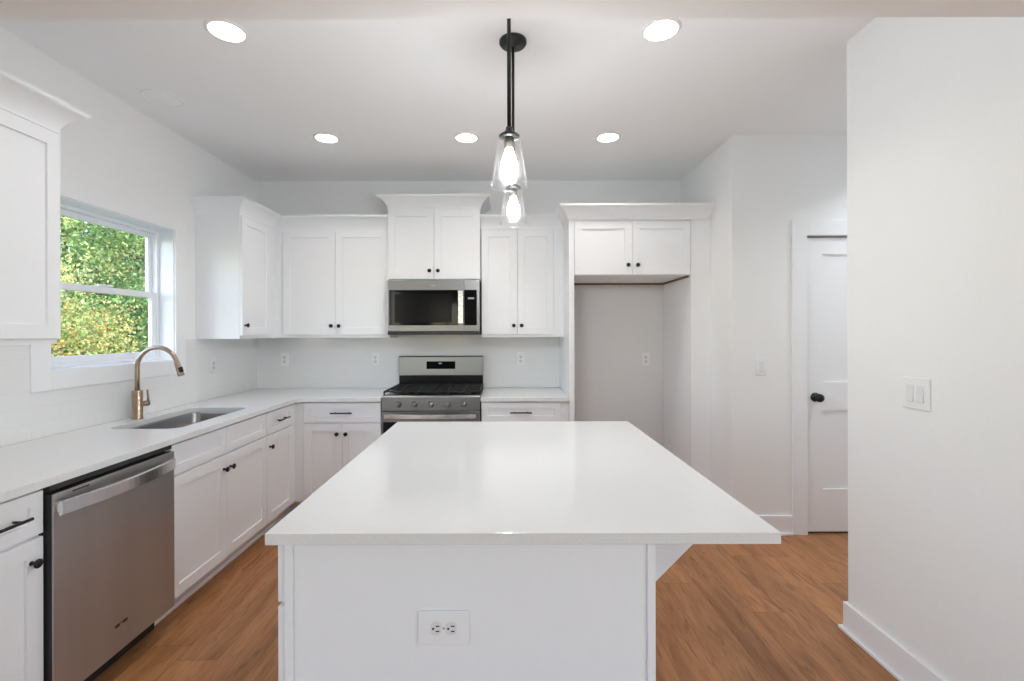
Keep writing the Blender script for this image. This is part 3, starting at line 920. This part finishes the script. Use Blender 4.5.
MB().box(dx1 + 0.0015, mh - 0.024, -0.0025, 0.0, 0.062, 0.352, 0.001).build('keypad', M['gloss_black'], mc)
MB().box(dx1 + 0.032, mh - 0.046, -0.0034, -0.0024, 0.276, 0.290).build('clock_display', M['mark'], mc)
MB().box(-0.02, 0.02, -0.0008, 0.0005, 0.388, 0.393).build('badge', M['mark'], md_)

# ------------------------------------------------------------------ island
IX0, IX1, IY0, IY1 = -0.604, 0.694, 1.180, 2.645
it = MB().box(IX0, IX1, IY0, IY1, 0.884, CT, 0.002).build('countertop', M['quartz'])
tag(it, 'large white quartz island top in the foreground', 'countertop')
il = thing('island_cabinet', 'white island base cabinet with outlet in its end panel, under the large quartz top', 'cabinet', (-0.10, 1.9, 0))
BX0, BX1, BY0, BY1 = -0.567, 0.386, 1.212, 2.615
b = MB().box(BX0 + 0.001, BX1 - 0.02, BY0 + 0.012, BY1 - 0.012, 0.105, 0.8835).box(BX0 + 0.07, BX1 - 0.02, BY0 + 0.012, BY1 - 0.012, 0.0, 0.105)
b.build('body', M['cab'], il, world=True)
# end panel facing the camera, with corner stiles
MB().box(BX0 + 0.022, BX1 - 0.0205, BY0, BY0 + 0.0115, 0.0, 0.8835).build('end_panel', M['cab'], il, world=True)
MB().box(BX0, BX0 + 0.0215, BY0 - 0.006, BY0 + 0.0115, 0.105, 0.8835, 0.001).build('corner_stile', M['cab'], il, world=True)
MB().box(BX1 - 0.020, BX1, BY0 - 0.006, BY1, 0.0, 0.8835, 0.001).build('side_panel', M['cab'], il, world=True)
MB().box(BX0 + 0.022, BX1 - 0.0205, BY1 - 0.0115, BY1, 0.0, 0.8835).build('end_panel', M['cab'], il, world=True)
# doors and drawers on the aisle side
nf = 3
for k in range(nf):
    ya = BY0 + (BY1 - BY0) * k / nf + 0.0015
    yb = BY0 + (BY1 - BY0) * (k + 1) / nf - 0.0015
    for nm, z0, z1 in (('drawer', RZ0, RZ1), ('door', DZ0, DZ1)):
        b = MB().shaker(-yb, -ya, z0, z1, 0.0, FT - 0.0005, 0.055 if nm == 'door' else 0.032)
        b.bm.transform(Matrix.Translation((BX0 - 0.0005, 0, 0)) @ Matrix.Rotation(-PI / 2, 4, 'Z'))
        o = b.build(nm, M['cab'], il, world=True)
        hm = bpy.data.objects.new('pull' if nm == 'drawer' else 'knob', PULL if nm == 'drawer' else KNOB)
        C.objects.link(hm); hm.parent = o
        hm.location = Vector((BX0 - FT, (ya + yb) / 2 if nm == 'drawer' else yb - 0.035, (z0 + z1) / 2 if nm == 'drawer' else z1 - 0.045)) - il.location
        hm.rotation_euler = (0, 0, -PI / 2)
# triangular brackets under the overhang
for yy in (1.40, 2.40):
    MB().poly([(BX1 + 0.0005, 0.8835), (BX1 + 0.247, 0.8835), (BX1 + 0.247, 0.875), (BX1 + 0.010, 0.638), (BX1 + 0.0005, 0.638)], 'y', yy - 0.019, yy + 0.019).build('bracket', M['cab'], il, world=True)

# ------------------------------------------------------------------ outlets and switches (local: facing -y)
def outlet(label, loc, rz, horizontal=False, group=None):
    r = thing('wall_outlet', label, 'outlet', loc, rz, group)
    rot = Matrix.Rotation(PI / 2, 4, 'Y') if horizontal else Matrix.Identity(4)
    pw, ph = (0.044, 0.066) if horizontal else (0.036, 0.059)
    b = MB().box(-pw, pw, -0.0065, -0.0004, -ph, ph, 0.0028)
    b.bm.transform(rot); b.build('cover_plate', M['plastic'], r)
    for s_ in (-1, 1):
        cz = s_ * 0.0195
        pts = []
        for k in range(24):
            a = 2 * PI * k / 24
            pts.append((0.0172 * math.cos(a), cz + max(-0.0138, min(0.0138, 0.0172 * math.sin(a)))))
        b = MB().poly(pts, 'y', -0.0085, -0.006)
        b.bm.transform(rot); rc = b.build('receptacle', M['plastic_shade'], r)
        b = MB().box(-0.0080, -0.0050, -0.0090, -0.0083, cz - 0.001, cz + 0.0085).box(0.0050, 0.0080, -0.0090, -0.0083, cz - 0.001, cz + 0.0085)
        b.lathe([(0, -0.0090), (0.0031, -0.0090), (0.0031, -0.0083), (0, -0.0083)], (0, 0, cz - 0.0075), 'y', 12, False)
        b.bm.transform(rot); b.build('slot', M['slot'], rc)
    b = MB().lathe([(0, -0.0076), (0.0028, -0.0072), (0.0028, -0.006), (0, -0.006)], (0, 0, 0), 'y', 12)
    b.bm.transform(rot); b.build('screw', M['mark'], r)
    return r
def switch(label, loc, rz, gangs):
    r = thing('light_switch', label, 'light switch', loc, rz)
    w = 0.0365 + 0.023 * (gangs - 1) + (0.004 if gangs > 1 else 0)
    MB().box(-w, w, -0.0065, -0.0004, -0.062, 0.062, 0.0028).build('cover_plate', M['plastic'], r)
    for k in range(gangs):
        x = (k - (gangs - 1) / 2) * 0.046
        b = MB().poly([(-0.006, -0.033), (-0.012, -0.033), (-0.0085, 0.0), (-0.0075, 0.033), (-0.006, 0.033)], 'x', x - 0.0165, x + 0.0165)
        b.build('rocker', M['plastic_shade'], r, bevel=0.0008)
    return r
outlet('horizontal white outlet on the island end panel', (-0.158, BY0, 0.659), 0, True)
outlet('white outlet on the left backsplash, under the corner wall cabinet', (XL + 0.006, 3.60, 1.165), PI / 2)
outlet('white outlet on the back backsplash, nearest the left corner', (-1.985, YB - 0.006, 1.172), 0)
outlet('white outlet on the backsplash, close to the left side of the range', (-1.165, YB - 0.006, 1.172), 0)
outlet('white outlet on the backsplash, between range and refrigerator alcove', (0.145, YB - 0.006, 1.172), 0)
outlet('white outlet on the grey back wall inside the refrigerator alcove', (1.275, YB, 1.165), 0)
switch('single white rocker switch beside the white hall door', (1.79, YH, 1.172), 0, 1)
switch('double white rocker switch on the near right wall', (XR, 1.848, 1.172), -PI / 2, 2)

# ------------------------------------------------------------------ ceiling lights
def can_light(label, x, y, power=CAN_POWER, col=CAN_COL, group='recessed lights in the kitchen ceiling'):
    r = thing('recessed_light', label, 'ceiling light', (x, y, ZC), 0, group)
    MB().lathe([(0.0735, -0.006), (0.0735, -0.0005), (0.088, -0.0005), (0.088, -0.002), (0.083, -0.005), (0.0735, -0.006)], (0, 0, 0), 'z', 40).build('trim_ring', M['plastic'], r)
    MB().lathe([(0, -0.0005), (0.073, -0.0005), (0.073, -0.0055), (0.066, -0.0075), (0, -0.008)], (0, 0, 0), 'z', 40).build('lens', M['lens'], r)
    ld = bpy.data.lights.new('lamp', 'AREA'); ld.shape = 'DISK'; ld.size = 0.135; ld.spread = math.radians(125); ld.energy = power; ld.color = col
    lo = bpy.data.objects.new('lamp', ld); C.objects.link(lo); lo.parent = r; lo.location = (0, 0, -0.010)
    return r
c0 = can_light('large lit recessed ceiling light, nearest on the left above the dishwasher aisle', -1.252, 2.125)
copy_thing(c0, (0.712, 2.125, ZC), 'large lit recessed ceiling light, near, right of the black pendant rod')
copy_thing(c0, (-1.246, 3.30, ZC), 'lit recessed ceiling light, leftmost of the three in the far row')
copy_thing(c0, (-0.263, 3.30, ZC), 'lit recessed ceiling light, middle of the far row, beside the glass pendant')
copy_thing(c0, (0.73, 3.30, ZC), 'lit recessed ceiling light, far row, in front of the refrigerator cabinet')
can_light('recessed light in the hall ceiling behind the near right wall', 2.75, 2.72, HALL_FILL_POWER, HALL_FILL_COL, 'recessed lights in the hall')  # added out of view to brighten the hall wall and door
sp = thing('ceiling_cover', 'flat round white cover plate on the ceiling near the window wall', 'ceiling cover', (-1.985, 2.738, ZC))
MB().lathe([(0, -0.004), (0.085, -0.004), (0.088, -0.002), (0.092, -0.002), (0.096, -0.006), (0.104, -0.005), (0.106, -0.0005), (0, -0.0005)], (0, 0, 0), 'z', 40).build('plate', M['ceiling'], sp)

# ------------------------------------------------------------------ pendants over the island
def pendant(label, x, y):
    r = thing('pendant_light', label, 'pendant light', (x, y, ZC), 0, 'glass pendants over the island')
    zc = 2.092 - ZC
    MB().lathe([(0, -0.0005), (0.064, -0.0005), (0.064, -0.012), (0.058, -0.020), (0.012, -0.022), (0.010, -0.030), (0, -0.030)], (0, 0, 0), 'z', 36).build('canopy', M['black'], r)
    MB().tube([(0, 0, -0.02), (0, 0, zc + 0.024)], 0.0068, 16).build('rod', M['black'], r)
    MB().lathe([(0, 0.034), (0.011, 0.034), (0.013, 0.022), (0.022, 0.014), (0.036, 0.004), (0.036, -0.002), (0.0, -0.002)], (0, 0, zc), 'z', 30).build('cap', M['black'], r)
    MB().lathe([(0, -0.006), (0.0175, -0.006), (0.0175, -0.038), (0.015, -0.042), (0, -0.042)], (0, 0, zc), 'z', 24).build('socket', M['nickel'], r)
    sh = MB().lathe([(0.030, -0.003), (0.037, -0.008), (0.0405, -0.020), (0.0632, -0.162), (0.0650, -0.1655), (0.0652, -0.169), (0.0635, -0.171), (0.0612, -0.1695), (0.0605, -0.163), (0.0380, -0.020), (0.035, -0.010), (0.030, -0.006)], (0, 0, zc), 'z', 48)
    sh.build('glass_shade', M['shade_glass'], r)
    MB().lathe([(0.012, -0.042), (0.014, -0.052), (0.021, -0.070), (0.027, -0.090), (0.0285, -0.108), (0.025, -0.126), (0.015, -0.140), (0, -0.145)], (0, 0, zc), 'z', 28).build('bulb', M['bulb'], r)
    return r
p0 = pendant('nearer, larger-looking of the two lit glass pendants above the island', 0.018, 1.625)
copy_thing(p0, (0.043, 2.205, ZC), 'farther lit glass pendant, seen just below the nearer one')

# ------------------------------------------------------------------ outside the window
struct('ground_outside', MB().box(-40, 40, -40, 40, -0.6, -0.5), M['soil'])
rng = np.random.default_rng(11)
PAL = np.array([[0.13, 0.28, 0.055], [0.24, 0.41, 0.085], [0.36, 0.48, 0.13], [0.55, 0.52, 0.16], [0.64, 0.47, 0.12], [0.66, 0.36, 0.08], [0.06, 0.13, 0.04]])
def tree(label, x, y, h, rx, rz_, n, weights, size=0.10, name='tree', z0=-0.5, low=0.1):
    r = thing(name, label, 'tree' if name == 'tree' else 'bush', (x, y, z0), 0, 'trees outside the kitchen window')
    # clusters of leaves spread through an ellipsoidal crown
    ncl = max(40, n // 60)
    u = rng.normal(size=(ncl, 3)); u /= np.linalg.norm(u, axis=1)[:, None]
    rad = rng.uniform(0.45, 1.0, ncl) ** 0.6
    cz = h * (low + 1) / 2
    cc = u * rad[:, None] * np.array([rx, rx, h * (1 - low) / 2]) + np.array([0, 0, cz])
    cw_ = np.array(weights, float); cw_ /= cw_.sum()
    ccol = rng.choice(len(PAL), ncl, p=cw_)
    k = rng.integers(0, ncl, n)
    pos = cc[k] + rng.normal(size=(n, 3)) * np.array([0.17, 0.17, 0.16])
    pos[:, 2] = np.maximum(pos[:, 2], 0.12)
    a = rng.normal(size=(n, 3)); a /= np.linalg.norm(a, axis=1)[:, None]
    bb = rng.normal(size=(n, 3)); bb -= a * (a * bb).sum(1)[:, None]; bb /= np.linalg.norm(bb, axis=1)[:, None]
    L_ = (size * rng.uniform(0.6, 1.3, n))[:, None]; Wd = L_ * 0.62
    v = np.stack([pos - a * L_ / 2, pos + bb * Wd / 2, pos + a * L_ / 2, pos - bb * Wd / 2], 1).reshape(-1, 3)
    me = bpy.data.meshes.new('foliage')
    me.vertices.add(4 * n); me.loops.add(4 * n); me.polygons.add(n)
    me.vertices.foreach_set('co', v.astype(np.float32).ravel())
    me.loops.foreach_set('vertex_index', np.arange(4 * n, dtype=np.int32))
    me.polygons.foreach_set('loop_start', np.arange(0, 4 * n, 4, dtype=np.int32))
    me.update(calc_edges=True)
    mixc = np.where(rng.random(n) < 0.75, ccol[k], rng.choice(len(PAL), n, p=cw_))
    col = PAL[mixc] * rng.uniform(0.6, 1.3, (n, 1))
    col = np.clip(col * 0.86 + 0.055, 0, 0.9)
    ca = me.color_attributes.new('leaf_colour', 'FLOAT_COLOR', 'CORNER')
    c4 = np.ones((4 * n, 4), np.float32); c4[:, :3] = np.repeat(col, 4, 0)
    ca.data.foreach_set('color', c4.ravel())
    me.materials.append(M['leaf'])
    o = bpy.data.objects.new('foliage', me); C.objects.link(o); o.parent = r
    b = MB()
    b.tube([(0, 0, -0.02), (0.03, 0.02, h * 0.3), (-0.04, 0.03, h * 0.6), (0.02, 0, h * 0.85)], [0.11, 0.09, 0.06, 0.02], 10)
    for q in range(5):
        aa = q * 1.3; zz = h * (0.35 + 0.09 * q)
        b.tube([(0, 0, zz), (0.5 * rx * math.cos(aa), 0.5 * rx * math.sin(aa), zz + 0.35), (0.8 * rx * math.cos(aa), 0.8 * rx * math.sin(aa), zz + 0.6)], [0.045, 0.03, 0.012], 7)
    b.build('trunk', M['bark'], r)
    return r
def along(dist, t):
    """a spot at this distance along the view through the window, t metres to its right"""
    return (-0.665 * dist + 0.747 * t, 0.747 * dist + 0.665 * t)
tree('low yellow and orange autumn tree, closest outside the kitchen window', *along(10.6, -0.7), 3.1, 1.3, 0, 20000, [0.7, 1.5, 3, 5, 2.6, 1.1, 0.7], 0.06, low=0.02)
tree('low yellow-green tree at the right edge of the window view', *along(10.8, 2.5), 3.2, 1.3, 0, 18000, [2.5, 4, 4, 2.5, 1, 0.3, 1], 0.06, low=0.02)
tree('pale yellow tree at the left edge of the window view', *along(10.8, -4.0), 3.6, 1.4, 0, 11000, [1, 2, 4, 4, 2, 0.4, 0.6], 0.075, low=0.02)
tree('taller yellow-green tree in the upper left of the window', *along(14.6, -2.4), 5.6, 2.0, 0, 36000, [1, 2.5, 4, 4, 1.4, 0.2, 0.8], 0.085, low=0.1)
tree('bright green leafy tree in the upper right of the window', *along(14.4, 1.5), 5.7, 2.0, 0, 36000, [3, 5, 4, 1.4, 0.2, 0, 1.5], 0.085, low=0.1)
tree('darkest and farthest green tree, showing through gaps between the others', *along(21.5, -0.5), 8.4, 4.6, 0, 80000, [4, 4, 2, 0.8, 0.2, 0, 2], 0.16, low=0.05)
